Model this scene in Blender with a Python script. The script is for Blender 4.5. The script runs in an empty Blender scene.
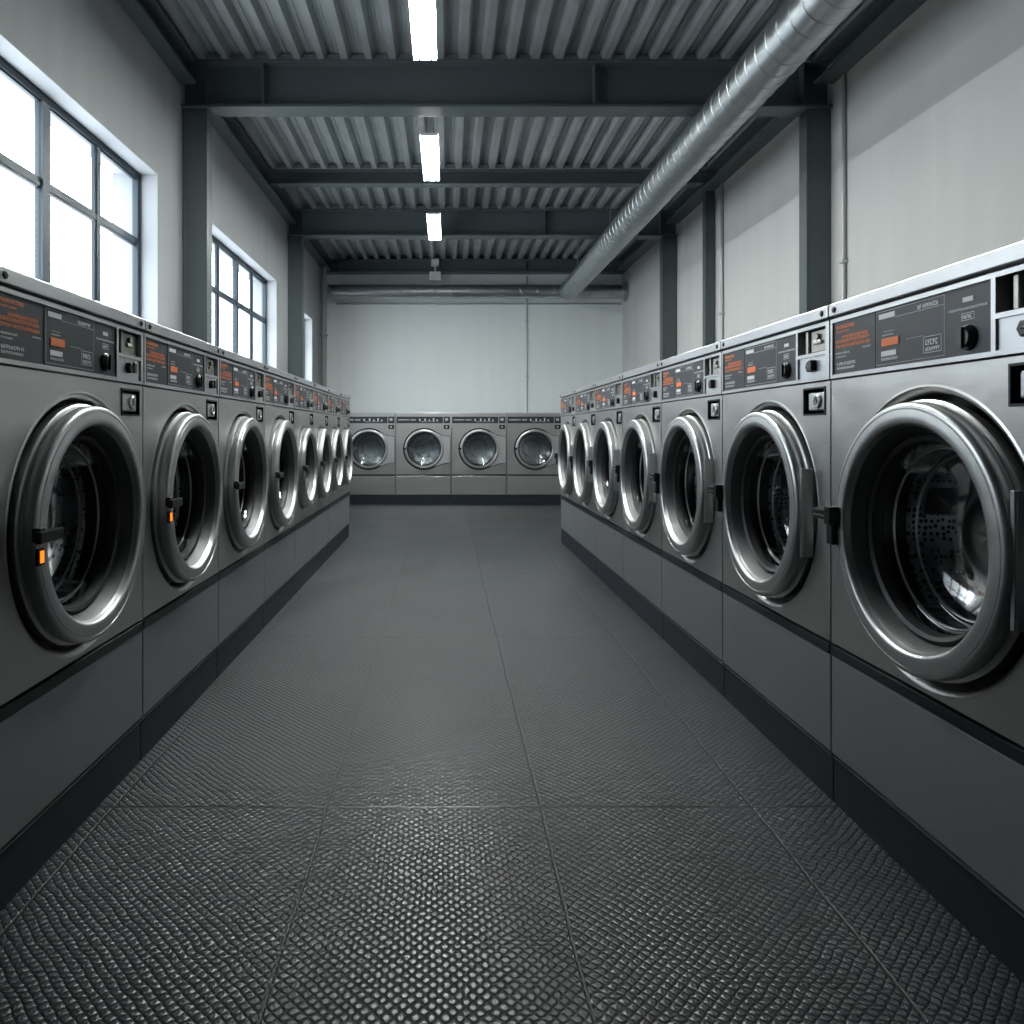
import bpy, bmesh, math, random
from mathutils import Vector, Matrix
from mathutils.geometry import tessellate_polygon
random.seed(7)
PI = math.pi
scn = bpy.context.scene
COL = scn.collection

# ---------------------------------------------------------------- materials
def new_mat(name):
    m = bpy.data.materials.new(name); m.use_nodes = True
    nt = m.node_tree
    return m, nt, nt.nodes['Principled BSDF'], nt.links
def N(nt, t, **kw):
    n = nt.nodes.new(t)
    for k, v in kw.items(): setattr(n, k, v)
    return n
def plain(name, col, rough=.5, metal=0., spec=.5, emit=None, estr=0, noise=0.0, nscale=8.0, bump=0.0, bscale=60):
    m, nt, b, L = new_mat(name)
    b.inputs['Base Color'].default_value = (*col, 1)
    b.inputs['Roughness'].default_value = rough
    b.inputs['Metallic'].default_value = metal
    b.inputs['Specular IOR Level'].default_value = spec
    if emit:
        b.inputs['Emission Color'].default_value = (*emit, 1); b.inputs['Emission Strength'].default_value = estr
    if noise or bump:
        tc = N(nt, 'ShaderNodeTexCoord')
    if noise:
        n = N(nt, 'ShaderNodeTexNoise'); n.inputs['Scale'].default_value = nscale; n.inputs['Detail'].default_value = 5
        L.new(tc.outputs['Object'], n.inputs['Vector'])
        mx = N(nt, 'ShaderNodeMix', data_type='RGBA')
        mx.inputs[6].default_value = (*[c*(1-noise) for c in col], 1); mx.inputs[7].default_value = (*[min(1, c*(1+noise)) for c in col], 1)
        L.new(n.outputs['Fac'], mx.inputs[0]); L.new(mx.outputs[2], b.inputs['Base Color'])
    if bump:
        n2 = N(nt, 'ShaderNodeTexNoise'); n2.inputs['Scale'].default_value = bscale; n2.inputs['Detail'].default_value = 4
        L.new(tc.outputs['Object'], n2.inputs['Vector'])
        bp = N(nt, 'ShaderNodeBump'); bp.inputs['Strength'].default_value = bump; bp.inputs['Distance'].default_value = .01
        L.new(n2.outputs['Fac'], bp.inputs['Height']); L.new(bp.outputs['Normal'], b.inputs['Normal'])
    return m

def brushed(name, col, rough, vertical=False, amount=.10, bump=.12):
    """stainless sheet: streaks run along local x (or z), slow waviness in the sheet"""
    m, nt, b, L = new_mat(name)
    b.inputs['Metallic'].default_value = 1.0
    tc = N(nt, 'ShaderNodeTexCoord')
    mp = N(nt, 'ShaderNodeMapping')
    mp.inputs['Scale'].default_value = (90, 90, 1.2) if vertical else (1.2, 90, 90)
    L.new(tc.outputs['Object'], mp.inputs['Vector'])
    n = N(nt, 'ShaderNodeTexNoise'); n.inputs['Scale'].default_value = 4; n.inputs['Detail'].default_value = 6
    L.new(mp.outputs['Vector'], n.inputs['Vector'])
    n2 = N(nt, 'ShaderNodeTexNoise'); n2.inputs['Scale'].default_value = 3.0; n2.inputs['Detail'].default_value = 3
    L.new(tc.outputs['Object'], n2.inputs['Vector'])
    mr = N(nt, 'ShaderNodeMapRange'); mr.inputs['To Min'].default_value = rough-amount*.5; mr.inputs['To Max'].default_value = rough+amount*.8
    L.new(n.outputs['Fac'], mr.inputs['Value'])
    ad = N(nt, 'ShaderNodeMath', operation='MULTIPLY_ADD'); ad.inputs[1].default_value = .16; 
    L.new(n2.outputs['Fac'], ad.inputs[0]); L.new(mr.outputs['Result'], ad.inputs[2]); L.new(ad.outputs[0], b.inputs['Roughness'])
    mx = N(nt, 'ShaderNodeMix', data_type='RGBA')
    mx.inputs[6].default_value = (*[c*.86 for c in col], 1); mx.inputs[7].default_value = (*[c*1.1 for c in col], 1)
    L.new(n.outputs['Fac'], mx.inputs[0]); L.new(mx.outputs[2], b.inputs['Base Color'])
    b1 = N(nt, 'ShaderNodeBump'); b1.inputs['Strength'].default_value = bump; b1.inputs['Distance'].default_value = .0015
    L.new(n.outputs['Fac'], b1.inputs['Height'])
    b2 = N(nt, 'ShaderNodeBump'); b2.inputs['Strength'].default_value = .25; b2.inputs['Distance'].default_value = .032
    L.new(n2.outputs['Fac'], b2.inputs['Height']); L.new(b1.outputs['Normal'], b2.inputs['Normal'])
    L.new(b2.outputs['Normal'], b.inputs['Normal'])
    return m

def wall_mat(name, col, col2, rough=.75):
    m, nt, b, L = new_mat(name)
    g = N(nt, 'ShaderNodeNewGeometry')
    n = N(nt, 'ShaderNodeTexNoise'); n.inputs['Scale'].default_value = .9; n.inputs['Detail'].default_value = 7; n.inputs['Roughness'].default_value = .6
    L.new(g.outputs['Position'], n.inputs['Vector'])
    mp = N(nt, 'ShaderNodeMapping'); mp.inputs['Scale'].default_value = (3.2, 3.2, .22); L.new(g.outputs['Position'], mp.inputs['Vector'])
    n3 = N(nt, 'ShaderNodeTexNoise'); n3.inputs['Scale'].default_value = 1.6; n3.inputs['Detail'].default_value = 5
    L.new(mp.outputs['Vector'], n3.inputs['Vector'])
    av = N(nt, 'ShaderNodeMath', operation='MULTIPLY_ADD'); av.inputs[1].default_value = .55
    L.new(n3.outputs['Fac'], av.inputs[0])
    h = N(nt, 'ShaderNodeMath', operation='MULTIPLY'); h.inputs[1].default_value = .45; L.new(n.outputs['Fac'], h.inputs[0]); L.new(h.outputs[0], av.inputs[2])
    cr = N(nt, 'ShaderNodeMapRange'); cr.inputs['From Min'].default_value = .35; cr.inputs['From Max'].default_value = .65
    L.new(av.outputs[0], cr.inputs['Value'])
    mx = N(nt, 'ShaderNodeMix', data_type='RGBA'); mx.inputs[6].default_value = (*col2, 1); mx.inputs[7].default_value = (*col, 1)
    L.new(cr.outputs['Result'], mx.inputs[0]); L.new(mx.outputs[2], b.inputs['Base Color'])
    b.inputs['Roughness'].default_value = rough
    n2 = N(nt, 'ShaderNodeTexNoise'); n2.inputs['Scale'].default_value = 38; n2.inputs['Detail'].default_value = 5
    L.new(g.outputs['Position'], n2.inputs['Vector'])
    bp = N(nt, 'ShaderNodeBump'); bp.inputs['Strength'].default_value = .22; bp.inputs['Distance'].default_value = .006
    L.new(n2.outputs['Fac'], bp.inputs['Height']); L.new(bp.outputs['Normal'], b.inputs['Normal'])
    return m

def floor_mat():
    m, nt, b, L = new_mat('embossed_rubber')
    def M(op, a=None, c=None, d=None):
        n = N(nt, 'ShaderNodeMath', operation=op)
        for i, v in enumerate((a, c, d)):
            if v is None: continue
            if isinstance(v, (int, float)): n.inputs[i].default_value = v
            else: L.new(v, n.inputs[i])
        return n.outputs[0]
    g = N(nt, 'ShaderNodeNewGeometry')
    ns = N(nt, 'ShaderNodeTexNoise'); ns.inputs['Scale'].default_value = 9; ns.inputs['Detail'].default_value = 3
    L.new(g.outputs['Position'], ns.inputs['Vector'])
    sub = N(nt, 'ShaderNodeVectorMath', operation='SUBTRACT'); sub.inputs[1].default_value = (.5, .5, .5); L.new(ns.outputs['Color'], sub.inputs[0])
    sc = N(nt, 'ShaderNodeVectorMath', operation='SCALE'); sc.inputs['Scale'].default_value = .022; L.new(sub.outputs[0], sc.inputs[0])
    ad = N(nt, 'ShaderNodeVectorMath', operation='ADD'); L.new(g.outputs['Position'], ad.inputs[0]); L.new(sc.outputs[0], ad.inputs[1])
    sp = N(nt, 'ShaderNodeSeparateXYZ'); L.new(ad.outputs[0], sp.inputs[0])
    x, y = sp.outputs['X'], sp.outputs['Y']
    k = 1/.030
    u = M('MULTIPLY', M('ADD', x, y), k); v = M('MULTIPLY', M('SUBTRACT', x, y), k)
    su = M('ABSOLUTE', M('SINE', M('MULTIPLY', u, PI))); sv = M('ABSOLUTE', M('SINE', M('MULTIPLY', v, PI)))
    cell = M('MINIMUM', M('MULTIPLY', M('POWER', M('MULTIPLY', su, sv), .55), 1.25), 1.0)
    # worn patches soften the emboss
    big = N(nt, 'ShaderNodeTexNoise'); big.inputs['Scale'].default_value = 1.3; big.inputs['Detail'].default_value = 6
    L.new(g.outputs['Position'], big.inputs['Vector'])
    wear = N(nt, 'ShaderNodeMapRange'); wear.inputs['From Min'].default_value = 0; wear.inputs['From Max'].default_value = 1; wear.inputs['To Min'].default_value = .5; wear.inputs['To Max'].default_value = 1.4
    L.new(big.outputs['Fac'], wear.inputs['Value'])
    cellw = M('MULTIPLY', cell, wear.outputs[0])
    # seams between the mats, wandering a little
    s2 = N(nt, 'ShaderNodeSeparateXYZ'); L.new(g.outputs['Position'], s2.inputs[0])
    wob = N(nt, 'ShaderNodeTexNoise'); wob.inputs['Scale'].default_value = 1.6; wob.inputs['Detail'].default_value = 4
    L.new(g.outputs['Position'], wob.inputs['Vector'])
    w = M('MULTIPLY', M('SUBTRACT', wob.outputs['Fac'], .5), .03)
    X = M('ADD', s2.outputs['X'], w); Y = M('ADD', s2.outputs['Y'], w)
    def seam(c, off, per, half):
        f = M('FRACT', M('DIVIDE', M('ADD', c, -off + per*.5), per))
        d = M('MULTIPLY', M('ABSOLUTE', M('SUBTRACT', f, .5)), per)
        r = N(nt, 'ShaderNodeMapRange'); r.inputs['From Min'].default_value = half*.4; r.inputs['From Max'].default_value = half; L.new(d, r.inputs['Value'])
        return r.outputs[0]
    sm = M('MULTIPLY', seam(X, .30+6.8, .68, .0055), seam(Y, 2.37, 1.95, .009))
    h = M('MULTIPLY', cellw, sm)
    fine = N(nt, 'ShaderNodeTexNoise'); fine.inputs['Scale'].default_value = 220; fine.inputs['Detail'].default_value = 3
    L.new(g.outputs['Position'], fine.inputs['Vector'])
    hh = M('ADD', h, M('MULTIPLY', fine.outputs['Fac'], .10))
    bp = N(nt, 'ShaderNodeBump'); bp.inputs['Strength'].default_value = .9; bp.inputs['Distance'].default_value = .0032
    L.new(hh, bp.inputs['Height']); L.new(bp.outputs['Normal'], b.inputs['Normal'])
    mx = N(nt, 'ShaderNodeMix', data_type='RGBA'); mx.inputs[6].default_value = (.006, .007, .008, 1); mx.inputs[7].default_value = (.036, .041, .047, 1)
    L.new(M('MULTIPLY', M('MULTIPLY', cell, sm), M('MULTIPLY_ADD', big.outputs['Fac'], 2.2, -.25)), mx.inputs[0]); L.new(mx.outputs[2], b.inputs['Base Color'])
    r = N(nt, 'ShaderNodeMapRange'); r.inputs['From Min'].default_value = 0; r.inputs['From Max'].default_value = 1; r.inputs['To Min'].default_value = .26; r.inputs['To Max'].default_value = .46
    L.new(big.outputs['Fac'], r.inputs['Value']); L.new(r.outputs[0], b.inputs['Roughness'])
    b.inputs['Specular IOR Level'].default_value = .5
    return m

def glass_mat(name, tint, fres=1.45, rough=0.0):
    m = bpy.data.materials.new(name); m.use_nodes = True; nt = m.node_tree; nt.nodes.clear()
    o = N(nt, 'ShaderNodeOutputMaterial'); t = N(nt, 'ShaderNodeBsdfTransparent'); t.inputs[0].default_value = (*tint, 1)
    gl = N(nt, 'ShaderNodeBsdfGlossy'); gl.inputs['Roughness'].default_value = rough
    f = N(nt, 'ShaderNodeFresnel'); f.inputs[0].default_value = fres
    mx = N(nt, 'ShaderNodeMixShader')
    nt.links.new(f.outputs[0], mx.inputs[0]); nt.links.new(t.outputs[0], mx.inputs[1]); nt.links.new(gl.outputs[0], mx.inputs[2]); nt.links.new(mx.outputs[0], o.inputs[0])
    return m

def drum_mat():
    m, nt, b, L = new_mat('perforated_drum')
    b.inputs['Metallic'].default_value = 1; b.inputs['Roughness'].default_value = .3
    tc = N(nt, 'ShaderNodeTexCoord')
    vo = N(nt, 'ShaderNodeTexVoronoi'); vo.inputs['Scale'].default_value = 58; vo.inputs['Randomness'].default_value = .5
    L.new(tc.outputs['Object'], vo.inputs['Vector'])
    r = N(nt, 'ShaderNodeMapRange'); r.inputs['From Min'].default_value = .28; r.inputs['From Max'].default_value = .40; L.new(vo.outputs['Distance'], r.inputs['Value'])
    mx = N(nt, 'ShaderNodeMix', data_type='RGBA'); mx.inputs[6].default_value = (.02, .02, .02, 1); mx.inputs[7].default_value = (.55, .56, .57, 1)
    L.new(r.outputs[0], mx.inputs[0]); L.new(mx.outputs[2], b.inputs['Base Color'])
    bp = N(nt, 'ShaderNodeBump'); bp.inputs['Strength'].default_value = .8; bp.inputs['Distance'].default_value = .003
    L.new(r.outputs[0], bp.inputs['Height']); L.new(bp.outputs['Normal'], b.inputs['Normal'])
    return m

def brick_mat():
    m, nt, b, L = new_mat('outside_brick')
    tc = N(nt, 'ShaderNodeTexCoord'); mp = N(nt, 'ShaderNodeMapping'); mp.inputs['Rotation'].default_value = (PI/2, 0, 0)
    L.new(tc.outputs['Object'], mp.inputs['Vector'])
    br = N(nt, 'ShaderNodeTexBrick'); br.inputs['Scale'].default_value = 2.2
    br.inputs['Color1'].default_value = (.15, .13, .14, 1); br.inputs['Color2'].default_value = (.12, .105, .115, 1); br.inputs['Mortar'].default_value = (.2, .19, .2, 1)
    L.new(mp.outputs['Vector'], br.inputs['Vector']); L.new(br.outputs['Color'], b.inputs['Base Color'])
    b.inputs['Roughness'].default_value = .9
    return m

M = dict(
    steel=brushed('brushed_stainless', (.53, .525, .51), .27),
    steel_low=brushed('dull_stainless_panel', (.36, .37, .375), .40),
    cap=brushed('stainless_top_cap', (.56, .565, .57), .28),
    chrome=brushed('polished_door_steel', (.56, .565, .56), .27, amount=.06, bump=.03),
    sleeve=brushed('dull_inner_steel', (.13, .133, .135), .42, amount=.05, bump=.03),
    dark=plain('dark_rubber', (.012, .012, .013), .45),
    black=plain('black_plastic', (.010, .010, .011), .28),
    strip=plain('black_trim_enamel', (.012, .013, .015), .42, spec=.35),
    kick=plain('blue_black_enamel', (.014, .019, .027), .5, spec=.3, noise=.15, nscale=3),
    panel=plain('charcoal_overlay', (.026, .030, .037), .42),
    orange=plain('orange_print', (.95, .22, .05), .5),
    white=plain('white_print', (.80, .82, .84), .5),
    led=plain('orange_indicator', (.8, .2, .02), .3, emit=(1, .22, .015), estr=1.6),
    brass=plain('coin_mechanism_metal', (.42, .41, .37), .35, metal=.8, noise=.35, nscale=30),
    plate=plain('coin_plate_steel', (.58, .59, .60), .38, metal=.85, noise=.1, nscale=12),
    glass=glass_mat('door_glass', (.62, .65, .67), 1.4, .07),
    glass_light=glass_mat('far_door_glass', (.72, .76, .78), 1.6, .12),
    pane=glass_mat('window_glass', (.97, .98, 1.0), 1.45),
    drum=drum_mat(),
    beam=plain('grey_green_steel_paint', (.084, .102, .106), .48, noise=.12, nscale=1.5, bump=.05),
    deck=plain('galvanised_deck', (.33, .355, .36), .5, metal=.35, noise=.28, nscale=3.5),
    duct=plain('galvanised_duct', (.42, .45, .46), .38, metal=1.0, noise=.18, nscale=5, bump=.10, bscale=9),
    conduit=plain('pale_conduit', (.45, .46, .46), .4, metal=.5),
    greypipe=plain('grey_pipe_paint', (.20, .215, .22), .45),
    frame=plain('blue_grey_window_paint', (.035, .052, .068), .45),
    lampbody=plain('white_lamp_enamel', (.7, .7, .7), .4),
    lamp=plain('lamp_diffuser', (.9, .9, .9), .4, emit=(.96, 1.0, .97), estr=165),
    floor=floor_mat(), brick=brick_mat(),
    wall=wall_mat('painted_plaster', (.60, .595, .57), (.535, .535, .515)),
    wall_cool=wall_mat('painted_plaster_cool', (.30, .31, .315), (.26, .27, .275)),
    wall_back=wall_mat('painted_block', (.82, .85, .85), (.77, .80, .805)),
    reveal=plain('white_reveal_paint', (.42, .44, .46), .6),
)

# ---------------------------------------------------------------- mesh helpers
class MB:
    def __init__(s): s.v = []; s.f = []
    def add(s, vs, fs):
        k = len(s.v); s.v += [tuple(v) for v in vs]; s.f += [tuple(i+k for i in f) for f in fs]; return s
    def box(s, x0, x1, y0, y1, z0, z1):
        x0, x1 = sorted((x0, x1)); y0, y1 = sorted((y0, y1)); z0, z1 = sorted((z0, z1))
        return s.add([(x0,y0,z0),(x1,y0,z0),(x1,y1,z0),(x0,y1,z0),(x0,y0,z1),(x1,y0,z1),(x1,y1,z1),(x0,y1,z1)],
                     [(0,3,2,1),(4,5,6,7),(0,1,5,4),(1,2,6,5),(2,3,7,6),(3,0,4,7)])
    def quad(s, x0, x1, y, z0, z1):      # faces -y
        return s.add([(x0,y,z0),(x1,y,z0),(x1,y,z1),(x0,y,z1)], [(0,1,2,3)])
    def lathe(s, prof, c=(0,0,0), n=64, sx=1.0, closed=False, a0=0, a1=2*PI):
        """profile (r, y) turned about the y axis through c"""
        full = abs(a1-a0-2*PI) < 1e-6
        m = n if full else n+1; k = len(prof); vs = []; fs = []
        for i in range(m):
            a = a0+(a1-a0)*i/n
            for r, y in prof: vs.append((c[0]+r*math.cos(a)*sx, c[1]+y, c[2]+r*math.sin(a)))
        for i in range(n):
            j = (i+1) % m
            for q in range(k if closed else k-1):
                p = (q+1) % k
                fs.append((i*k+q, i*k+p, j*k+p, j*k+q))
        return s.add(vs, fs)
    def disc(s, r, y, c, n=48):
        vs = [(c[0]+r*math.cos(2*PI*i/n), c[1]+y, c[2]+r*math.sin(2*PI*i/n)) for i in range(n)]
        return s.add(vs, [tuple(range(n))])
    def tube(s, p0, p1, r, n=12):
        p0, p1 = Vector(p0), Vector(p1); d = (p1-p0).normalized()
        a = d.orthogonal().normalized(); b = d.cross(a)
        vs = []
        for p in (p0, p1):
            for i in range(n): vs.append(p+(a*math.cos(2*PI*i/n)+b*math.sin(2*PI*i/n))*r)
        fs = [(i, (i+1) % n, n+(i+1) % n, n+i) for i in range(n)]
        fs += [tuple(range(n-1, -1, -1)), tuple(range(n, 2*n))]
        return s.add(vs, fs)
    def sheet(s, outer, holes, y):
        """flat sheet in the xz plane with holes"""
        loops = [[Vector((p[0], 0, p[1])) for p in l] for l in [outer]+holes]
        loops2 = [[Vector((p.x, p.z, 0)) for p in l] for l in loops]
        tris = tessellate_polygon(loops2)
        flat = [p for l in loops for p in l]
        return s.add([(p.x, y, p.z) for p in flat], [tuple(t) for t in tris])
    def build(s, name, mat, parent=None, smooth=False, bevel=0, seg=2, recalc=True, weld=False):
        me = bpy.data.meshes.new(name); me.from_pydata(s.v, [], s.f); me.update()
        bm = bmesh.new(); bm.from_mesh(me)
        if weld: bmesh.ops.remove_doubles(bm, verts=bm.verts, dist=1e-5)
        if recalc: bmesh.ops.recalc_face_normals(bm, faces=bm.faces)
        bm.to_mesh(me); bm.free()
        me.materials.append(mat)
        if smooth:
            me.polygons.foreach_set('use_smooth', [True]*len(me.polygons))
            try: me.set_sharp_from_angle(angle=math.radians(32))
            except Exception: pass
        o = bpy.data.objects.new(name, me); COL.objects.link(o)
        if parent: o.parent = parent
        if bevel:
            b = o.modifiers.new('soft_edges', 'BEVEL'); b.width = bevel; b.segments = seg; b.limit_method = 'ANGLE'
        return o

def rect(x0, x1, z0, z1): return [(x0,z0),(x1,z0),(x1,z1),(x0,z1)]
def circ(cx, cz, r, n=72): return [(cx+r*math.cos(2*PI*i/n), cz+r*math.sin(2*PI*i/n)) for i in range(n)]
def thing(name, label, cat, loc=(0,0,0), rz=0, group=None):
    o = bpy.data.objects.new(name, None); COL.objects.link(o); o.empty_display_size = .1
    o.location = loc; o.rotation_euler = (0,0,rz); return tag(o, label, cat, group)
def tag(o, label, cat, group=None):
    o['label'] = label; o['category'] = cat
    if group: o['group'] = group
    return o
def structure(o, label=None):
    o['kind'] = 'structure'
    if label: o['label'] = label
    return o
def copy_tree(root, loc, rz, label, group=None):
    r = root.copy(); COL.objects.link(r); r.location = loc; r.rotation_euler = (0,0,rz); r['label'] = label
    if group: r['group'] = group
    for ch in list(root.children):
        c = ch.copy(); COL.objects.link(c); c.parent = r
        for g in list(ch.children):
            d = g.copy(); COL.objects.link(d); d.parent = c
    return r

# ---------------------------------------------------------------- faux lettering (too small to read in the photo)
def glyphs(mb, x0, x1, z, h, y, fill=.8, rnd=random):
    x = x0; t = h*.21
    while x < x1-h*.5:
        if rnd.random() > fill: x += h*.45; continue
        w = h*rnd.choice((.42, .5, .55))
        k = rnd.randrange(5)
        mb.quad(x, x+t, y, z, z+h)
        if k in (0, 1): mb.quad(x+t, x+w, y, z+h-t, z+h)
        if k in (0, 2, 3): mb.quad(x+t, x+w, y, z, z+t)
        if k in (1, 2): mb.quad(x+t, x+w, y, z+h*.45, z+h*.45+t)
        if k in (3, 4): mb.quad(x+w-t, x+w, y, z+t, z+h-t)
        x += w+h*.2
def outline(mb, x0, x1, z0, z1, y, t=.0014):
    mb.quad(x0, x1, y, z0, z0+t); mb.quad(x0, x1, y, z1-t, z1); mb.quad(x0, x0+t, y, z0, z1); mb.quad(x1-t, x1, y, z0, z1)

# ---------------------------------------------------------------- front-loading washer
def make_washer(W, label, group, style='stub', depth=.80):
    """origin: base centre of the front; x to the right when facing it, y into the machine"""
    rnd = random.Random(3)
    H = 1.612; g = .004; a = W/2-g
    k = min(1.0, W/.90*1.0)
    cz = .925
    root = thing('washing_machine', label, 'washing machine', group=group)
    # casing: sides, back, top
    c = MB()
    c.add([(-a,.002,.15),(a,.002,.15),(a,depth,.15),(-a,depth,.15),(-a,.002,1.565),(a,.002,1.565),(a,depth,1.565),(-a,depth,1.565)],
          [(0,3,2,1),(4,5,6,7),(1,2,6,5),(2,3,7,6),(3,0,4,7)])
    c.build('cabinet', M['steel'], root)
    # front sheet with pressed door recess
    rh = .399*k; cx0, cx1 = a-.172*k, a-.035*k; zc0, zc1 = 1.262, 1.345
    fp = MB()
    fp.sheet(rect(-a, a, .520, 1.366), [circ(0, cz, rh, 96), rect(cx0, cx1, zc0, zc1)], 0)
    fp.build('front_panel', M['steel'], root)
    fobj = root.children[-1]
    fr = MB(); fr.lathe([(.399*k,0),(.393*k,-.0015),(.386*k,.001),(.379*k,.008),(.374*k,.022),(.372*k,.07)], (0,0,cz), 96)
    fr.build('recess_flange', M['steel'], fobj, smooth=True)
    rc = MB(); rc.lathe([(.372*k,.07),(.33*k,.075),(.31*k,.05),(.295*k,.045),(.285*k,.06),(.28*k,.13)], (0,0,cz), 64)
    rc.build('tub_gasket', M['dark'], root, smooth=True)
    # coin vault recess with lock
    cv = MB(); y1 = .040
    cv.add([(cx0,0,zc0),(cx1,0,zc0),(cx1,0,zc1),(cx0,0,zc1),(cx0,y1,zc0),(cx1,y1,zc0),(cx1,y1,zc1),(cx0,y1,zc1)],
           [(0,1,5,4),(1,2,6,5),(2,3,7,6),(3,0,4,7),(4,5,6,7)])
    t = .006
    for (p, q, r, s_) in ((cx0-t,cx1+t,zc1,zc1+t),(cx0-t,cx1+t,zc0-t,zc0),(cx0-t,cx0,zc0,zc1),(cx1,cx1+t,zc0,zc1)): cv.box(p,q,-.003,.004,r,s_)
    cvo = cv.build('coin_vault_recess', M['strip'], root)
    cw = cx1-cx0
    pl = MB(); pl.box(cx0+cw*.12, cx1-.005, .004, .03, zc0+.010, zc1-.010)
    pl.build('vault_door', M['plate'], cvo, bevel=.006)
    lk = MB(); lc = (cx0+cw*.62, 0, (zc0+zc1)/2)
    lk.lathe([(.024,.006),(.024,-.002),(.020,-.005),(.015,-.005),(.013,-.001),(0.0001,-.001)], lc, 28)
    lk.box(lc[0]-.002, lc[0]+.002, -.006, .0, lc[2]-.010, lc[2]+.010)
    lk.build('vault_lock', M['chrome'], cvo, smooth=True)
    # drum
    d = MB(); d.lathe([(.285*k,.12),(.272*k,.135),(.272*k,.50),(.25*k,.53),(.10*k,.55),(.0001,.55)], (0,0,cz), 56)
    do = d.build('drum', M['drum'], root, smooth=True)
    for i in range(3):
        an = math.radians(-75+120*i); l = MB()
        ca, sa = math.cos(an), math.sin(an)
        def P(r, tt, y): return (r*ca-tt*sa, y, cz+r*sa+tt*ca)
        r0, r1 = .274*k, .20*k
        l.add([P(r0,-.045,.17),P(r0,.045,.17),P(r0,.045,.49),P(r0,-.045,.49),P(r1,-.010,.20),P(r1,.010,.20),P(r1,.010,.47),P(r1,-.010,.47)],
              [(0,1,5,4),(1,2,6,5),(2,3,7,6),(3,0,4,7),(4,5,6,7)])
        l.build('lifter', M['chrome'], do, bevel=.008)
    # door
    dr = MB()
    dr.lathe([(.346*k,.030),(.358*k,.020),(.360*k,.010),(.360*k,-.004),(.355*k,-.008),(.348*k,-.010),(.347*k,-.014),(.352*k,-.018),(.3535*k,-.022),(.3535*k,-.042),(.3525*k,-.046),
              (.349*k,-.0505),(.3445*k,-.053),(.340*k,-.054),(.3375*k,-.0540),(.3365*k,-.0520),(.3350*k,-.0520),(.3340*k,-.0545),(.318*k,-.0560),(.305*k,-.0565),(.3010*k,-.0550),(.2975*k,-.052),(.2950*k,-.047),(.2930*k,-.040),(.2900*k,-.034)], (0,0,cz), 96)
    door = dr.build('door', M['chrome'], root, smooth=True)
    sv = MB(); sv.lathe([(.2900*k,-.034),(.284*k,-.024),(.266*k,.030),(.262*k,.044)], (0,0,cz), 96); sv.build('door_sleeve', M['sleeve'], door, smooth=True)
    db = MB(); db.lathe([(.346*k,.030),(.30*k,.044),(.262*k,.044)], (0,0,cz), 64); db.build('door_backing', M['dark'], door, smooth=True)
    sl = MB(); sl.lathe([(.272*k,.010),(.262*k,.000),(.252*k,.006),(.246*k,.022),(.244*k,.044),(.262*k,.050)], (0,0,cz), 64, closed=True)
    sl.build('door_seal', M['dark'], door, smooth=True)
    gl = MB(); gl.lathe([(.250*k,.022),(.243*k,.034),(.236*k,.065),(.224*k,.110),(.208*k,.145),(.175*k,.165),(.10*k,.176),(.0001,.180)], (0,0,cz), 64)
    gl.build('door_glass', M['glass'], door, smooth=True)
    rg = MB(); rg.lathe([(.236*k,.058),(.231*k,.056),(.230*k,.062),(.235*k,.065)], (0,0,cz), 64, closed=True)
    rg.lathe([(.219*k,.112),(.214*k,.110),(.212*k,.116),(.217*k,.118)], (0,0,cz), 64, closed=True)
    rg.build('glass_retaining_ring', M['chrome'], door, smooth=True)
    # latch handle, at the hinge-free edge
    lt = MB(); lx = -.352*k
    if style == 'bar':
        lt.box(lx-.018, lx+.096, -.078, -.060, cz-.012, cz+.020)
        lt.box(lx-.008, lx+.022, -.070, -.046, cz-.008, cz+.028)
    else:
        lt.box(lx-.078, lx+.020, -.082, -.060, cz+.004, cz+.018); lt.box(lx-.078, lx+.020, -.082, -.060, cz+.024, cz+.036)
        lt.box(lx-.070, lx+.014, -.074, -.062, cz+.004, cz+.036)
        lt.box(lx+.002, lx+.036, -.086, -.050, cz-.008, cz+.048)
        lt.box(lx-.012, lx+.024, -.072, -.050, cz-.070, cz+.006)
    lt.build('latch_handle', M['black'], door, bevel=.004)
    # hinge on the other edge
    hg = MB(); hx = .349*k; hw = min(a-.010, hx+.060)
    hg.box(hx-.006, hx+.006, -.040, -.026, cz-.150, cz+.150)
    hg.box(hx+.006, hx+.009, -.036, .000, cz-.150, cz+.150)
    hg.build('door_hinge', M['cap'], root, bevel=.002)
    # control fascia
    x_a, x_b, x_c = -a+.012, -a+.012+(W-.024)*.755, a-.010
    z0, z1 = 1.384, 1.550
    xw0, xw1 = x_b+.014, x_c-.012
    zm = 1.462
    fs = MB()
    holes = [rect(x_a, x_b, z0, z1), rect(xw0, xw1, zm+.006, z1), rect(xw0, xw1, z0, zm-.006)]
    fs.sheet(rect(-a, a, 1.372, 1.562), holes, -.004)
    for h in holes:
        n = len(h)
        fs.add([(p[0],-.004,p[1]) for p in h]+[(p[0],.030 if h is holes[1] else .004,p[1]) for p in h], [(i,(i+1)%n,n+(i+1)%n,n+i) for i in range(n)])
    fs.add([(-a,-.004,1.372),(a,-.004,1.372),(a,.01,1.366),(-a,.01,1.366)], [(0,1,2,3)])
    fs.add([(-a,-.004,1.562),(a,-.004,1.562),(a,.01,1.566),(-a,.01,1.566)], [(0,1,2,3)])
    fs.build('fascia_frame', M['cap'], root)
    cp = MB(); cp.box(x_a-.002, x_b+.002, .0005, .006, z0-.002, z1+.002)
    xs1 = x_a+(x_b-x_a)*.335; xs2 = x_a+(x_b-x_a)*.775
    cp.box(xs1-.0015, xs1+.0015, -.001, .003, z0, z1)
    cpo = cp.build('control_panel', M['panel'], root)
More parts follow.
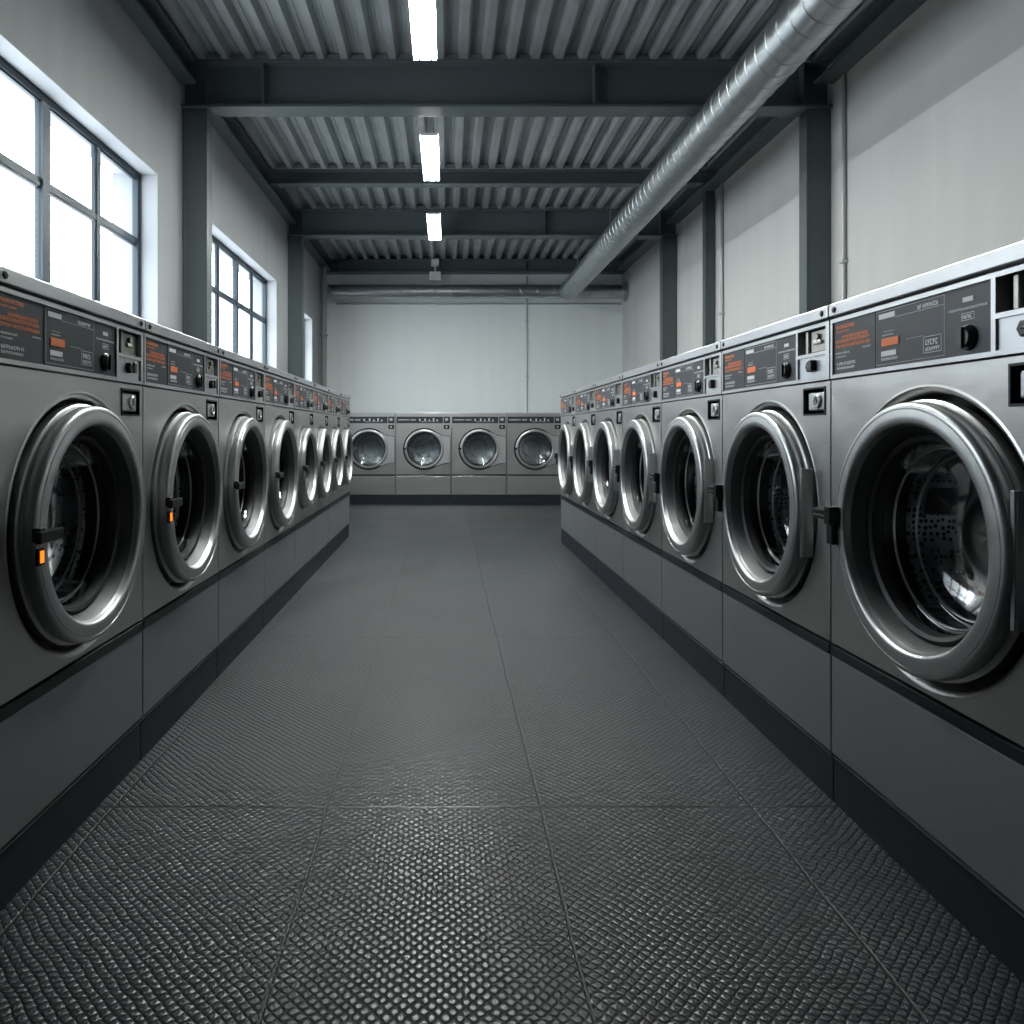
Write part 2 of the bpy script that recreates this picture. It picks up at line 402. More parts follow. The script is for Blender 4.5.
    yy = -.0008
    op = MB(); wp = MB()
    u = x_a+.016; uw = xs1-.012-u
    glyphs(op, u, u+uw*.55, 1.526, .011, yy, .95, rnd)
    glyphs(op, u, u+uw*.38, 1.514, .006, yy, .9, rnd)
    glyphs(op, u+uw*.18, u+uw*.9, 1.494, .010, yy, .97, rnd)
    glyphs(op, u, u+uw*.93, 1.481, .011, yy, .97, rnd)
    glyphs(op, u, u+uw*.95, 1.466, .010, yy, .97, rnd)
    glyphs(wp, u, u+uw*.4, 1.446, .006, yy, .8, rnd); glyphs(wp, u+uw*.75, u+uw*.97, 1.452, .005, yy, .9, rnd)
    glyphs(wp, u, u+uw*.3, 1.435, .005, yy, .8, rnd)
    glyphs(wp, u+.006, u+uw*.55, 1.410, .010, yy, .97, rnd); glyphs(wp, u+.006, u+uw*.55, 1.398, .007, yy, .97, rnd)
    # middle pane
    v = xs1+.012; vw = xs2-v
    outline(wp, xs1+.006, xs2-.006, z0+.008, z1-.006, yy, .0009)
    wp.quad(v+vw*.02, v+vw*.28, yy, 1.522, 1.537)
    wp.quad(v+vw*.28, xs2-.008, yy, 1.5195, 1.5205); glyphs(wp, v+vw*.62, v+vw*.9, 1.524, .011, yy, .9, rnd)
    wp.quad(v+vw*.10, v+vw*.26, yy, 1.4840, 1.4852); glyphs(wp, v+vw*.08, v+vw*.26, 1.473, .004, yy, 1, rnd)
    ob = MB(); ob.box(v+vw*.07, v+vw*.34, -.0018, .001, 1.443, 1.466); ob.build('orange_button', M['orange'], cpo, bevel=.0008)['label'] = 'orange rectangular button'
    wp.quad(v+vw*.45, v+vw*.70, yy, 1.4515, 1.4525)
    wp.quad(v+vw*.06, v+vw*.30, yy, 1.415, 1.430); glyphs(wp, v+vw*.06, v+vw*.34, 1.403, .008, yy, 1, rnd)
    outline(wp, v+vw*.70, v+vw*.94, 1.405, 1.448, yy, .0014); glyphs(wp, v+vw*.73, v+vw*.92, 1.425, .015, yy, 1, rnd); glyphs(wp, v+vw*.73, v+vw*.92, 1.410, .010, yy, 1, rnd)
    # dial strip
    q0, q1 = xs2+.010, x_b-.012; qm = (q0+q1)/2
    wp.quad(qm-.018, qm+.018, yy, 1.512, 1.524); glyphs(wp, q0, q1, 1.494, .006, yy, 1, rnd); outline(wp, qm-.022, qm+.022, 1.468, 1.486, yy); glyphs(wp, qm-.018, qm+.019, 1.472, .010, yy, 1, rnd)
    op.build('orange_lettering', M['orange'], cpo, recalc=False)['label'] = 'small orange printed lettering'
    wp.build('white_lettering', M['white'], cpo, recalc=False)['label'] = 'small white printed lettering'
    dl = MB(); dc = (qm, 0, 1.426)
    dl.lathe([(.031,.000),(.031,-.005),(.027,-.008),(.025,-.012),(.021,-.015),(.0001,-.015)], dc, 32)
    dl.box(qm-.004, qm+.004, -.020, -.012, 1.402, 1.450)
    dl.build('selector_dial', M['black'], cpo, smooth=True)
    # coin window with the mechanism behind, and the coin slot plate
    w0, w1 = xw0, xw1; ww = w1-w0
    cb = MB(); cb.quad(w0-.002, w1+.002, .028, zm, z1+.002)
    cwo = cb.build('coin_window', M['dark'], root, recalc=False)
    cm = MB(); cm.box(w0+ww*.22, w0+ww*.30, .004, .028, zm+.008, z1-.004); cm.box(w0+ww*.34, w1-.006, .012, .028, zm+.010, z1-.006)
    cm.box(w0+ww*.5, w0+ww*.75, .003, .014, zm+.035, zm+.047); cm.tube((w0+ww*.62,.001,zm+.06), (w0+ww*.62,.02,zm+.06), .010, 14)
    cm.build('coin_mechanism', M['brass'], cwo, bevel=.002)
    cs = MB(); cs.box(w0-.002, w1+.002, .0015, .006, z0-.002, zm-.004)
    cso = cs.build('coin_slot_plate', M['plate'], root)
    sm_ = MB(); scx = (w0+w1)/2; scz = (z0+zm)/2
    sm_.lathe([(.021,.002),(.021,-.010),(.017,-.014),(.0001,-.014)], (scx-.006,0,scz), 6)
    sm_.box(scx+.004, scx+.024, -.018, .002, scz-.016, scz+.020); sm_.box(scx-.012, scx+.006, -.017, -.010, scz-.003, scz+.003)
    sm_.build('coin_slot', M['black'], cso, bevel=.002)
    # top cap
    tc = MB(); tc.box(-a, a, -.010, depth, 1.570, H)
    tco = tc.build('top_cap', M['cap'], root, bevel=.004)
    for sx_, r in ((-1, .010), (1, .010)):
        sc_ = MB(); p = (sx_*(a-.035), -.010, 1.590)
        sc_.lathe([(r,.001),(r,-.002),(r*.7,-.004),(.0001,-.004)], p, 16); sc_.box(p[0]-r*.8, p[0]+r*.8, -.0155, -.012, 1.589, 1.591)
        sc_.build('screw', M['strip'], tco)
    gp = MB(); gp.box(-a+.002, a-.002, .006, .02, 1.560, 1.572); gp.build('shadow_gap_strip', M['dark'], root)
    # middle trim strip, lower panel, toe kick
    ts = MB(); ts.box(-a, a, -.004, .02, .480, .512); ts.build('trim_strip', M['strip'], root, bevel=.002)
    lp = MB(); lp.box(-a, a, .000, .02, .164, .476); lp.build('lower_panel', M['steel_low'], root, bevel=.002)
    tk = MB(); tk.box(-W/2+.002, W/2-.002, .008, depth-.05, 0, .158); tk.build('toe_kick', M['kick'], root, bevel=.003)
    return root

# ---------------------------------------------------------------- smaller washer along the far wall
def make_back_washer(W, label, group, depth=.78):
    rnd = random.Random(5)
    H = 1.52; g = .005; a = W/2-g; cz = .917; cx = .012
    root = thing('washing_machine', label, 'washing machine', group=group)
    c = MB()
    c.add([(-a,.002,.15),(a,.002,.15),(a,depth,.15),(-a,depth,.15),(-a,.002,H-.03),(a,.002,H-.03),(a,depth,H-.03),(-a,depth,H-.03)],
          [(0,3,2,1),(4,5,6,7),(1,2,6,5),(2,3,7,6),(3,0,4,7)])
    c.build('cabinet', M['steel'], root)
    fp = MB(); fp.sheet(rect(-a, a, .496, 1.330), [circ(cx, cz, .350)], 0); fpo = fp.build('front_panel', M['steel'], root)
    fr = MB(); fr.lathe([(.350,0),(.345,-.002),(.338,.004),(.334,.03),(.27,.04),(.268,.12)], (cx,0,cz), 64)
    fr.build('tub_gasket', M['dark'], root, smooth=True)
    d = MB(); d.lathe([(.268,.10),(.260,.12),(.260,.45),(.10,.48),(.0001,.48)], (cx,0,cz), 48); do = d.build('drum', M['drum'], root, smooth=True)
    for i in range(3):
        an = math.radians(-60+120*i); l = MB(); ca, sa = math.cos(an), math.sin(an)
        def P(r, tt, y): return (cx+r*ca-tt*sa, y, cz+r*sa+tt*ca)
        l.add([P(.262,-.04,.16),P(.262,.04,.16),P(.262,.04,.44),P(.262,-.04,.44),P(.20,-.01,.18),P(.20,.01,.18),P(.20,.01,.42),P(.20,-.01,.42)],
              [(0,1,5,4),(1,2,6,5),(2,3,7,6),(3,0,4,7),(4,5,6,7)])
        l.build('lifter', M['chrome'], do, bevel=.008)
    # door ring flows into a tangent hinge cover on the right
    dr = MB(); dr.lathe([(.326,.02),(.328,-.020),(.322,-.036),(.308,-.042),(.292,-.040),(.283,-.030),(.278,.01)], (cx,0,cz), 72)
    door = dr.build('door', M['chrome'], root, smooth=True)
    hc = MB(); xe = a-.012
    pts = [(cx+.330*math.cos(t_), cz+.330*math.sin(t_)) for t_ in [math.radians(x_) for x_ in (-58,-46,-34,-22,-10,0,10,22,34,46,58)]]
    poly = pts[:] + [(cx+.235, cz+.262), (cx+.285, cz+.228), (xe-.03, cz+.205), (xe, cz+.200), (xe, cz-.225), (xe-.04, cz-.230), (cx+.285, cz-.250), (cx+.235, cz-.278)]
    n = len(poly)
    hv = [(p[0], -.030, p[1]) for p in poly]+[(p[0], .0, p[1]) for p in poly]
    tr = tessellate_polygon([[Vector((p[0], p[1], 0)) for p in poly]])
    hc.add(hv, [tuple(t_) for t_ in tr]+[(i,(i+1)%n,n+(i+1)%n,n+i) for i in range(n)])
    hc.build('hinge_cover', M['plate'], door)
    gq = MB(); pc = Vector((cx+.15, cz-.01)); big = [tuple(pc+(Vector(p)-pc)*1.0+(Vector(p)-pc).normalized()*.010) for p in poly]
    big = [(min(p[0], a-.001), p[1]) for p in big]
    tr2 = tessellate_polygon([[Vector((p[0], p[1], 0)) for p in big]])
    gq.add([(p[0], -.003, p[1]) for p in big], [tuple(t_) for t_ in tr2]); gq.build('hinge_gap', M['dark'], door)
    sl = MB(); sl.lathe([(.283,.005),(.276,-.004),(.266,.004),(.266,.02),(.28,.022)], (cx,0,cz), 56, closed=True); sl.build('door_seal', M['dark'], door, smooth=True)
    gl = MB(); gl.lathe([(.270,.010),(.25,.020),(.20,.050),(.10,.07),(.0001,.075)], (cx,0,cz), 56); gl.build('door_glass', M['glass_light'], door, smooth=True)
    lt = MB(); lt.box(cx-.352, cx-.300, -.056, -.030, cz-.010, cz+.024); lt.build('latch_handle', M['black'], door, bevel=.004)
    # controls
    fsx = a-.13
    cp = MB(); cp.box(-a+.012, fsx, -.005, .004, 1.345, 1.455); cpo = cp.build('control_panel', M['panel'], root, bevel=.002)
    wp = MB(); op = MB(); y = -.0056
    glyphs(wp, -a+.04, -.12, 1.392, .020, y, .8, rnd)
    for q in (-.07, .02, .09, .16, .22): wp.quad(q, q+.022, y, 1.385, 1.385+rnd.uniform(.02, .045))
    glyphs(wp, -.05, .26, 1.366, .010, y, .6, rnd)
    wp.build('white_lettering', M['white'], cpo, recalc=False)['label'] = 'small white printed lettering'
    cs = MB(); cs.box(fsx+.012, a-.012, -.005, .004, 1.345, 1.455); cso = cs.build('coin_slot_plate', M['panel'], root, bevel=.002)
    sm_ = MB(); sm_.box(fsx+.035, fsx+.085, -.012, -.004, 1.385, 1.430); sm_.build('coin_slot', M['plate'], cso, bevel=.004)
    cv = MB(); cv.box(fsx+.015, a-.020, -.004, .004, 1.250, 1.318); cvo = cv.build('coin_vault', M['strip'], root, bevel=.004)
    lk = MB(); lk.lathe([(.018,-.003),(.016,-.010),(.0001,-.010)], (fsx+.06,0,1.285), 20); lk.build('vault_lock', M['plate'], cvo)
    ff = MB(); ff.sheet(rect(-a, a, 1.330, 1.470), [], -.001); ff.build('fascia_frame', M['steel'], root)
    tc = MB(); tc.box(-a, a, -.008, depth, 1.470, H); tc.build('top_cap', M['cap'], root, bevel=.004)
    ts = MB(); ts.box(-a, a, .006, .02, .470, .498); ts.build('trim_strip', M['strip'], root)
    lp = MB(); lp.box(-a+.006, a-.006, .000, .02, .160, .470); lp.build('lower_panel', M['steel'], root, bevel=.003)
    for s_ in (-1, 1):
        e = MB(); e.box(s_*(a-.006), s_*a, -.004, .004, .15, 1.47); e.build('edge_strip', M['cap'], root)
    tk = MB(); tk.box(-W/2+.002, W/2-.002, .008, depth-.05, 0, .155); tk.build('toe_kick', M['kick'], root, bevel=.003)
    return root

ORD = ['first', 'second', 'third', 'fourth', 'fifth', 'sixth', 'seventh', 'eighth']
XR, XL = 1.248, -1.106
# row under the big duct
WR = .942; y0 = 1.457
grpR = 'washing machines in the row beneath the round duct'
protoR = None
for i in range(7):
    loc = (XR, y0+WR*(i+.5), 0)
    lab = ORD[i]+' stainless washing machine from the camera in the row beneath the round duct'
    if i == 0:
        lab = 'first stainless washing machine from the camera beneath the duct, showing widest'
        protoR = make_washer(WR, lab, grpR); protoR.location = loc; protoR.rotation_euler = (0,0,-PI/2)
    else:
        if i == 6: lab = 'seventh and last washing machine in the row beneath the duct, beside the far row'
        copy_tree(protoR, loc, -PI/2, lab, grpR)
# row under the windows: four wide ones, then four narrower ones
WL = .90; WN = .77; y0 = 1.80
grpL = 'washing machines in the row under the windows'
protoL = make_washer(WL, 'first washing machine from the camera under the windows, orange light glowing below latch', grpL, 'bar')
protoL.location = (XL, y0+WL*.5, 0); protoL.rotation_euler = (0,0,PI/2)
rowL = [protoL]
for i in range(1, 4):
    lab = ORD[i]+' stainless washing machine from the camera in the row under the windows'
    if i == 1: lab = 'second washing machine from the camera under the windows, small orange light below its latch'
    rowL.append(copy_tree(protoL, (XL, y0+WL*(i+.5), 0), PI/2, lab, grpL))
for i in (0, 1):
    door = [c for c in rowL[i].children if c.name.startswith('door') and 'hinge' not in c.name][0]
    ld = MB(); ld.box(-.349, -.321, -.060, -.050, .854, .900); h = ld.build('indicator_housing', M['black'], door, bevel=.003)
    l2 = MB(); l2.box(-.343, -.327, -.063, -.059, .861, .893); l2.build('indicator_light', M['led'], door, bevel=.003)['label'] = 'glowing orange indicator light'
y0n = y0+4*WL
protoN = make_washer(WN, 'fifth stainless washing machine from the camera in the row under the windows', grpL, 'bar')
protoN.location = (XL, y0n+WN*.5, 0); protoN.rotation_euler = (0,0,PI/2)
for i in range(1, 4):
    lab = ORD[i+4]+' stainless washing machine from the camera in the row under the windows'
    if i == 3: lab = 'eighth and last washing machine in the row under the windows'
    copy_tree(protoN, (XL, y0n+WN*(i+.5), 0), PI/2, lab, grpL)
# row along the far wall
WB = .922; YB = 12.3; xb = -1.76
grpB = 'washing machines standing along the far wall'
labs = ['first washing machine of the far wall row from the window side, partly hidden',
        'second washing machine of the far wall row, counted from the window side',
        'third washing machine of the far wall row, between two others and left of the conduit',
        'fourth washing machine of the far wall row, standing below the vertical conduit']
labs[2] = 'third washing machine of the far wall row, counted from the window side'
pb = None
for i in range(4):
    loc = (xb+WB*(i+.5), YB, 0)
    if i == 0: pb = make_back_washer(WB, labs[0], grpB); pb.location = loc
    else: copy_tree(pb, loc, 0, labs[i], grpB)

# ---------------------------------------------------------------- room shell
WXL, WXR, YF, YN = -2.17, 3.17, 13.30, -3.6
ZD = 4.25      # underside of the deck ribs
fl = MB(); fl.box(WXL-.3, WXR+.3, YN-.3, YF+.3, -.12, 0)
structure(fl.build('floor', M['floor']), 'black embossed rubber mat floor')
# window openings in the left wall: (y0, y1, z0, z1)
wins = [(2.95, 5.57, 1.45, 3.14), (6.86, 9.48, 1.45, 3.14), (10.75, 12.0, 1.45, 3.03)]
wl = MB(); T = .34; ZT = 4.45
edges = [YN-.3]
for (a_, b_, c_, d_) in wins:
    wl.box(WXL-T, WXL, edges[-1], a_, 0, ZT)
    wl.box(WXL-T, WXL, a_, b_, 0, c_); wl.box(WXL-T, WXL, a_, b_, d_, ZT)
    edges.append(b_)
wl.box(WXL-T, WXL, edges[-1], YF+.3, 0, ZT)
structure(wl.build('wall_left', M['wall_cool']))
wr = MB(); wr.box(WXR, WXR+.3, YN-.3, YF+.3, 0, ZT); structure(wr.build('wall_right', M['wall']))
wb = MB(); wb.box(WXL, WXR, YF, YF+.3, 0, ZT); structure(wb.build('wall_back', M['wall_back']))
wf = MB(); wf.box(WXL, WXR, YN-.3, YN, 0, ZT); structure(wf.build('wall_front', M['beam']))

# windows
for k_, (a_, b_, c_, d_) in enumerate(wins):
    root = bpy.data.objects.new('window_%d' % (k_+1), None); COL.objects.link(root)
    root.location = (WXL-.15, (a_+b_)/2, c_)
    structure(root, 'blue-grey steel framed window')
    w, h = b_-a_, d_-c_
    f = MB(); t = .045
    x0_, x1_ = -.022, .018
    f.box(x0_, x1_, -w/2, -w/2+t, 0, h); f.box(x0_, x1_, w/2-t, w/2, 0, h); f.box(x0_, x1_, -w/2+t, w/2-t, h-t, h); f.box(x0_, x1_, -w/2+t, w/2-t, 0, t)
    nP = 4 if w > 2 else 2
    zr = 2.62-c_
    if nP == 4: f.box(x0_-.003, x1_+.003, -.042, .042, t, h-t)
    for i in range(1, nP):
        yc = -w/2+w*i/nP
        if nP == 4 and i == 2: continue
        f.box(x0_+.01, x1_-.005, yc-.02, yc+.02, t, h-t)
    f.box(x0_+.012, x1_-.008, -w/2+t, w/2-t, zr-.018, zr+.018)
    f.build('window_frame', M['frame'], root)
    sd = MB()
    for s_ in (-1, 1):
        # sash edge beads around each pair of panes
        pass
    for i in range(nP):
        ya, yb = -w/2+w*i/nP+.03, -w/2+w*(i+1)/nP-.03
        for (za, zb) in ((t, zr-.018), (zr+.018, h-t)):
            for (p, q, r, s_) in ((ya, ya+.014, za, zb), (yb-.014, yb, za, zb), (ya, yb, za, za+.014), (ya, yb, zb-.014, zb)): sd.box(-.016, .005, p, q, r, s_)
    sd.build('glazing_bead', M['frame'], root)
    p = MB(); p.add([(-.008, -w/2+.03, .03), (-.008, w/2-.03, .03), (-.008, w/2-.03, h-.03), (-.008, -w/2+.03, h-.03)], [(0,1,2,3)])
    p.build('window_pane', M['pane'], root)
    rv = MB(); e = .004; xi, xo = .15, .03
    rv.box(xo, xi, -w/2, -w/2+e, 0, h); rv.box(xo, xi, w/2-e, w/2, 0, h); rv.box(xo, xi, -w/2, w/2, h-e, h); rv.box(xo, xi, -w/2, w/2, 0, e)
    rv.build('window_reveal', M['reveal'], root)
    # portal guides the sky light through the opening
    ld = bpy.data.lights.new('window_portal', 'AREA'); ld.shape = 'RECTANGLE'; ld.size = h; ld.size_y = w
    ld.cycles.is_portal = True
    lo = bpy.data.objects.new('window_portal', ld); COL.objects.link(lo); lo.location = (WXL-.22, (a_+b_)/2, (c_+d_)/2)
    lo.rotation_euler = (0, -PI/2, 0)

# corrugated deck
dk = MB(); per = .195; prof = []
x = WXL-.05
while x < WXR+.1:
    prof += [(x, ZD), (x+.055, ZD), (x+.078, ZD+.075), (x+.112, ZD+.075), (x+.118, ZD+.068), (x+.128, ZD+.068), (x+.134, ZD+.075), (x+.172, ZD+.075)]
    x += per
vs = []; 
for (px, pz) in prof: vs += [(px, YN-.2, pz), (px, YF+.2, pz)]
dk.add(vs, [(2*i, 2*i+2, 2*i+3, 2*i+1) for i in range(len(prof)-1)])
dko = dk.build('ceiling', M['deck'], recalc=False)
so = dko.modifiers.new('sheet', 'SOLIDIFY'); so.thickness = .004; so.offset = 1
structure(dko, 'grey corrugated metal roof deck')
rf = MB(); rf.box(WXL-.3, WXR+.3, YN-.3, YF+.3, ZD+.12, ZD+.3); structure(rf.build('trim_1', M['deck']), 'roof slab above the metal deck')

# ---------------------------------------------------------------- steel frame
def cross_beam(Y, z0, z1, fw, label, stiff=(), xa=WXL+.005, xb_=WXR-.005):
    r = thing('steel_beam', label, 'beam', ((xa+xb_)/2, Y, z0), group='steel beams across the ceiling')
    L2 = (xb_-xa)/2; hh = z1-z0; ft = .024
    m = MB(); m.box(-L2, L2, -.008, .008, ft, hh-ft); m.build('web', M['beam'], r)
    m = MB(); m.box(-L2, L2, -fw/2, fw/2, 0, ft); m.build('bottom_flange', M['beam'], r, bevel=.003)
    m = MB(); m.box(-L2, L2, -fw/2, fw/2, hh-ft, hh); m.build('top_flange', M['beam'], r, bevel=.003)
    for sx_ in stiff:
        m = MB(); xx = sx_-(xa+xb_)/2
        m.box(xx-.006, xx+.006, -fw/2+.01, fw/2-.01, ft, hh-ft); m.build('stiffener', M['beam'], r)
    return r
Y1, Y2, Y3 = 6.15, 8.65, 10.2
cross_beam(Y1, 3.86, ZD, .20, 'deep steel beam carried by the first columns, with vertical stiffeners', stiff=(-1.97, -1.50, 1.22, 2.93))
cross_beam(Y2, 4.08, ZD, .14, 'shallow steel beam between the two deep beams')
cross_beam(Y3, 3.88, ZD, .20, 'deep steel beam on the second pair of columns', stiff=(-1.97, 1.35, 2.93))
cross_beam(13.14, 4.02, ZD, .20, 'steel beam running along the top of the far wall', stiff=(-1.9, 1.4))

def column(x, Y, d, label, z1, side, bf=.13):
    r = thing('steel_column', label, 'column', (x, Y, 0), group='steel columns against the walls')
    m = MB(); m.box(-d/2+.016, d/2-.016, -bf/2+.006, -bf/2+.022, 0, z1); m.box(-d/2+.016, d/2-.016, bf/2-.022, bf/2-.006, 0, z1); m.build('web', M['beam'], r)
    for s_ in (-1, 1):
        m = MB(); m.box(s_*(d/2-.016), s_*d/2, -bf/2, bf/2, 0, z1); m.build('flange', M['beam'], r, bevel=.002)
    m = MB(); m.box(-d/2-.0, d/2+.0, -bf/2, bf/2, 0, .02); m.build('base_plate', M['beam'], r)
    return r
column(WXL+.105, Y1, .20, 'grey steel column between the first and second windows', 3.856, -1)
column(WXL+.105, Y3, .20, 'grey steel column between the second and third windows', 3.876, -1)
column(WXR-.105, Y1, .20, 'wide grey steel column nearest the camera on the windowless wall'.replace('nearest the camera ', 'standing first '), 3.856, 1)
column(WXR-.105, Y3, .20, 'wide grey steel column standing second on the windowless wall', 3.876, 1)
column(WXR-.065, Y2+.10, .11, 'slender steel column between the two wide ones on the windowless wall', 4.076, 1, bf=.10)

def eave(x0_, x1_, label, lip):
    r = thing('eave_beam', label, 'beam', ((x0_+x1_)/2, 0, 4.04), group='beams along the top of the long walls')
    h = (x1_-x0_)/2
    m = MB()
    segs = [(YN, Y1-.11), (Y1+.11, Y2-.16 if False else Y3-.11), (Y3+.11, 13.03)]
    for (p, q) in segs:
        m.box(-h, h, p, q, 0, .02); m.box(-h, h, p, q, ZD-4.04-.022, ZD-4.04-.002)
        m.box(lip*(h-.012) if lip > 0 else -h, lip*h if lip > 0 else -h+.012, p, q, .02, ZD-4.04-.022)
    m.build('channel', M['beam'], r)
    return r
eave(WXL+.004, WXL+.13, 'dark steel channel along the top of the window wall', -1)
eave(WXR-.17, WXR-.004, 'dark steel channel along the top of the windowless wall', 1)

# closures where the deck ribs cross the beams
for n_, Y in enumerate((Y1, Y2, Y3)):
    m = MB(); x = WXL-.05+per
    while x < WXR-.25:
        m.add([(x+.060,Y-.09,ZD),(x+.188,Y-.09,ZD),(x+.188,Y+.02,ZD),(x+.060,Y+.02,ZD),(x+.080,Y-.06,ZD+.06),(x+.170,Y-.06,ZD+.06),(x+.170,Y+.02,ZD+.06),(x+.080,Y+.02,ZD+.06)],
              [(0,3,2,1),(4,5,6,7),(0,1,5,4),(1,2,6,5),(2,3,7,6),(3,0,4,7)]); x += per
    structure(m.build('trim_%d' % (n_+2), M['deck']), 'pale closure pieces between deck ribs on a beam')

# ---------------------------------------------------------------- ducts
def spiral(name, p0, L, R, pitch, axis, parent, n=40):
    """spiral-seam duct along +y (axis 'y') or +x"""
    rows = []; s_ = 0.0
    while s_ < L:
        for off, dr_ in ((0, 0), (.006, .0045), (.012, .0045), (.018, 0)):
            if s_+off < L: rows.append((s_+off, dr_))
        s_ += pitch
    vs = []; fs = []
    for (sv, dr_) in rows:
        for i in range(n+1):
            th = 2*PI*i/n; a_ = min(max(sv+pitch*(i/n), 0), L)
            r = R+dr_; c_, d_ = r*math.cos(th), r*math.sin(th)
            vs.append((c_, a_, d_) if axis == 'y' else (a_, c_, d_))
    m = n+1
    for j in range(len(rows)-1):
        for i in range(n): fs.append((j*m+i, j*m+i+1, (j+1)*m+i+1, (j+1)*m+i))
    mb = MB(); mb.add(vs, fs)
    return mb.build(name, M['duct'], parent, smooth=True, recalc=True)
DX, DZ, DR = 2.13, 3.64, .162
duct = thing('air_duct', 'large round spiral-seam galvanised duct running the length of the room', 'duct', (DX, YN+.02, DZ))
spiral('duct_pipe', None, 12.80-(YN+.02), DR, .155, 'y', duct)
for Y in (-1.5, 1.9, 4.75, 7.4, 9.6, 12.0):
    m = MB(); yl = Y-(YN+.02)
    m.box(-.02, .02, yl-.015, yl+.015, DR-.004, DR+.012)
    m.tube((0, yl, DR), (0, yl, ZD-DZ+.002), .005, 8)
    m.build('duct_hanger', M['duct'], duct, smooth=True)
m = MB(); m.lathe([(DR+.004, 12.62-(YN+.02)), (DR+.012, 12.63-(YN+.02)), (DR+.012, 12.80-(YN+.02)), (DR-.01, 12.83-(YN+.02))], (0,0,0), 40); m.build('end_collar', M['duct'], duct, smooth=True)
TR = .122; TY = 12.98
d2 = thing('air_duct', 'smaller round duct running crosswise along the far wall', 'duct', (WXL+.01, TY, 3.66))
spiral('duct_pipe', None, WXR-WXL-.03, TR, .30, 'x', d2)
m = MB(); xx = WXR-WXL-.06
m.tube((xx, 0, 0), (xx+.045, 0, 0), TR+.045, 40); m.build('wall_flange', M['duct'], d2, smooth=True)
m = MB(); m.tube((-.004, 0, 0), (.04, 0, 0), TR+.03, 40); m.build('wall_flange', M['duct'], d2, smooth=True)

def pipe(name, pts, r, label, cat, mat, clips=()):
    p0 = Vector(pts[0]); root = thing(name, label, cat, p0)
    for a_, b_ in zip(pts, pts[1:]):
        m = MB(); m.tube(Vector(a_)-p0, Vector(b_)-p0, r, 16); m.build('pipe_run', mat, root, smooth=True)
    for (c_, ax) in clips:
        m = MB(); q = Vector(c_)-p0; s_ = r+.012
        m.box(q.x-s_, q.x+s_, q.y-s_, q.y+s_, q.z-.015, q.z+.015); m.build('pipe_clip', mat, root, bevel=.004)
    return root
pipe('drain_pipe', [(WXL+.09, 12.60, 0), (WXL+.09, 12.60, 4.0)], .050, 'grey vertical pipe in the far corner beside the third window', 'pipe', M['greypipe'],
     [((WXL+.09,12.60,2.85),0), ((WXL+.09,12.60,1.9),0)])
pipe('conduit', [(1.45, YF-.016, 1.3), (1.45, YF-.016, 4.0)], .016, 'thin pale conduit running up the far wall', 'conduit', M['conduit'],
     [((1.45,YF-.016,2.2),0), ((1.45,YF-.016,3.2),0)])
pipe('conduit', [(WXL+.2, YF-.018, 3.50), (WXR-.02, YF-.018, 3.50)], .016, 'thin pale conduit running level under the crosswise duct', 'conduit', M['conduit'])
pipe('conduit', [(WXR-.02, 5.86, 0), (WXR-.02, 5.86, 4.03)], .015, 'thin vertical conduit beside the first wide column on the windowless wall', 'conduit', M['conduit'],
     [((WXR-.02,5.86,2.55),0), ((WXR-.02,5.86,1.95),0)])
pipe('conduit', [(WXR-.02, 8.45, 0), (WXR-.02, 8.45, 4.03)], .018, 'thin vertical conduit beside the slender column on the windowless wall', 'conduit', M['conduit'],
     [((WXR-.02,8.45,2.55),0)])
bx = thing('junction_box', 'small white boxes on the far beam above the crosswise duct', 'box', (-.19, 13.035, 4.06))
m = MB(); m.box(-.07, .07, -.055, .095, .070, .175); m.build('upper_box', M['lampbody'], bx, bevel=.006)
m = MB(); m.box(-.10, .10, -.09, -.01, -.20, -.05); m.box(-.012, .012, -.05, -.01, -.06, .08); m.build('lower_box', M['lampbody'], bx, bevel=.008)

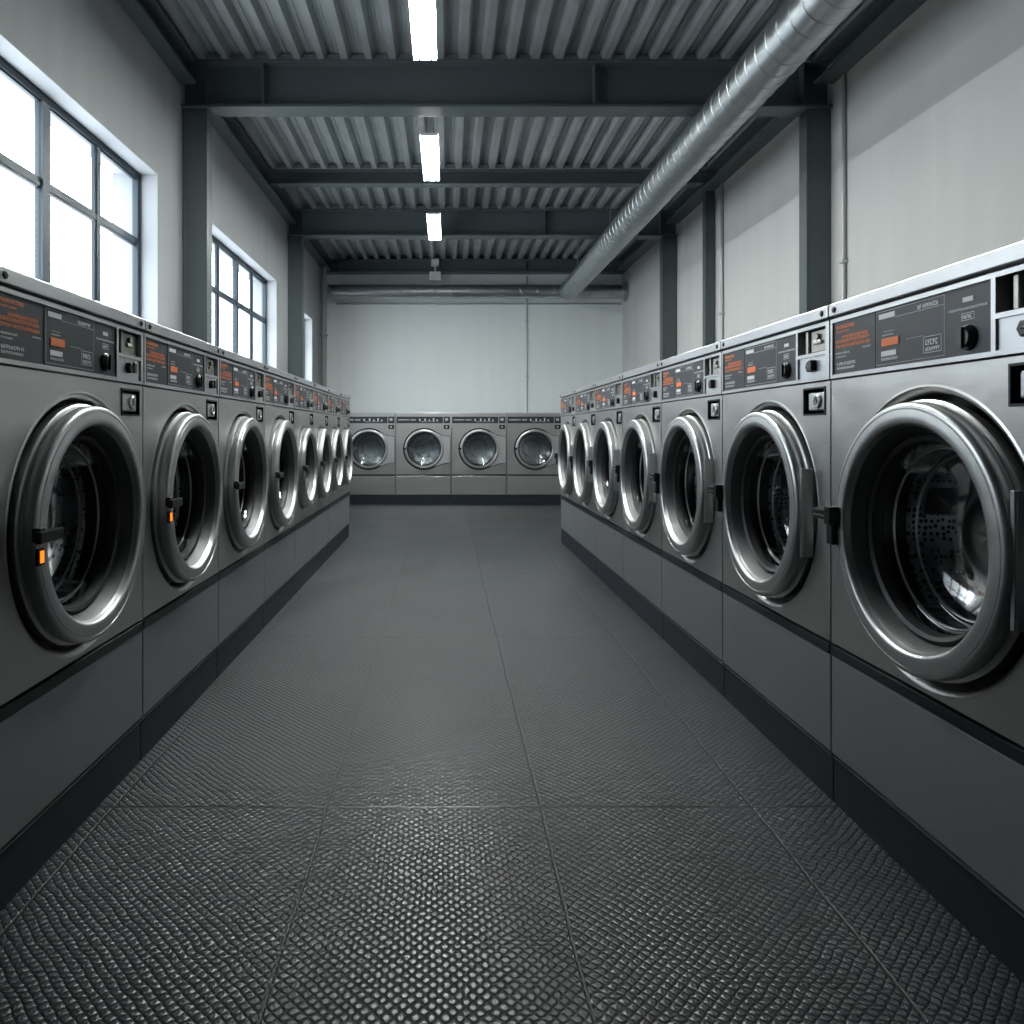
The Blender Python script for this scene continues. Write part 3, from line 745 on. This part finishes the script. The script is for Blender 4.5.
# ---------------------------------------------------------------- lamps
def make_lamp(label):
    r = thing('fluorescent_lamp', label, 'ceiling lamp', group='fluorescent lamps hanging in line')
    w, l = .083, .57
    m = MB(); m.box(-w, w, -l, l, .030, .036)
    for s_ in (-1, 1):
        m.box(s_*w, s_*(w-.003), -l, l, .000, .030); m.box(-w+.004, w-.004, s_*l, s_*(l-.003), .010, .030)
    m.box(-w*.5, w*.5, -l+.2, l-.2, .036, .085)
    m.build('lamp_housing', M['lampbody'], r)
    m = MB(); m.box(-w+.005, w-.005, -l+.004, l-.004, .002, .029); m.build('diffuser', M['lamp'], r)
    for s_ in (-1, 1):
        for t_ in (-1, 1):
            m = MB(); m.tube((t_*.035, s_*.36, .084), (t_*.035, s_*.36, ZD-3.81+.003), .003, 6); m.build('hanging_wire', M['beam'], r)
            m = MB(); m.box(t_*.04-.008, t_*.04+.008, s_*(l-.030), s_*(l+.004), -.006, .006); m.build('clip', M['strip'], r)
    return r
lamp = make_lamp('first hanging fluorescent lamp from the camera, before the first deep beam'); lamp.location = (-.145, 4.63, 3.81)
copy_tree(lamp, (-.148, 7.12, 3.81), 0, 'second hanging fluorescent lamp from the camera, below the shallow beam')
copy_tree(lamp, (-.150, 9.50, 3.81), 0, 'third and farthest hanging fluorescent lamp, before the second deep beam')

# ---------------------------------------------------------------- outside
nb = thing('neighbouring_building', 'pale brick building seen through the first window', 'building', (-7.5, 19.0, 0))
m = MB(); m.box(-.95, .6, 0, 1.2, 0, 11); m.build('brick_wall', M['brick'], nb)
m = MB(); m.box(-1.02, .67, -.07, 1.27, 11, 11.25); m.build('parapet', M['reveal'], nb)
for z in (3.0, 6.2, 9.0):
    m = MB(); m.box(-.5, .1, -.03, .02, z, z+1.3); m.build('window', M['frame'], nb)

# ---------------------------------------------------------------- world, camera
w = bpy.data.worlds.new('overcast_sky'); scn.world = w; w.use_nodes = True
bg = w.node_tree.nodes['Background']; bg.inputs[0].default_value = (.85, .94, 1.0, 1); bg.inputs[1].default_value = 7.0
cam = bpy.data.cameras.new('camera'); co = bpy.data.objects.new('camera', cam); COL.objects.link(co)
co.location = (0, 0, 1.2); co.rotation_euler = (PI/2, 0, 0)
cam.sensor_width = 36; cam.lens = 740/1024*36
cam.shift_x = 66/1024; cam.shift_y = -80/1024; cam.clip_end = 200; cam.clip_start = .05
scn.camera = co
scn.view_settings.view_transform = 'Standard'; scn.view_settings.look = 'None'
scn.view_settings.exposure = 0; scn.view_settings.gamma = 1; scn.view_settings.use_curve_mapping = False
scn.cycles.max_bounces = 10; scn.cycles.diffuse_bounces = 5; scn.cycles.glossy_bounces = 5; scn.cycles.transparent_max_bounces = 16
scn.cycles.sample_clamp_indirect = 8
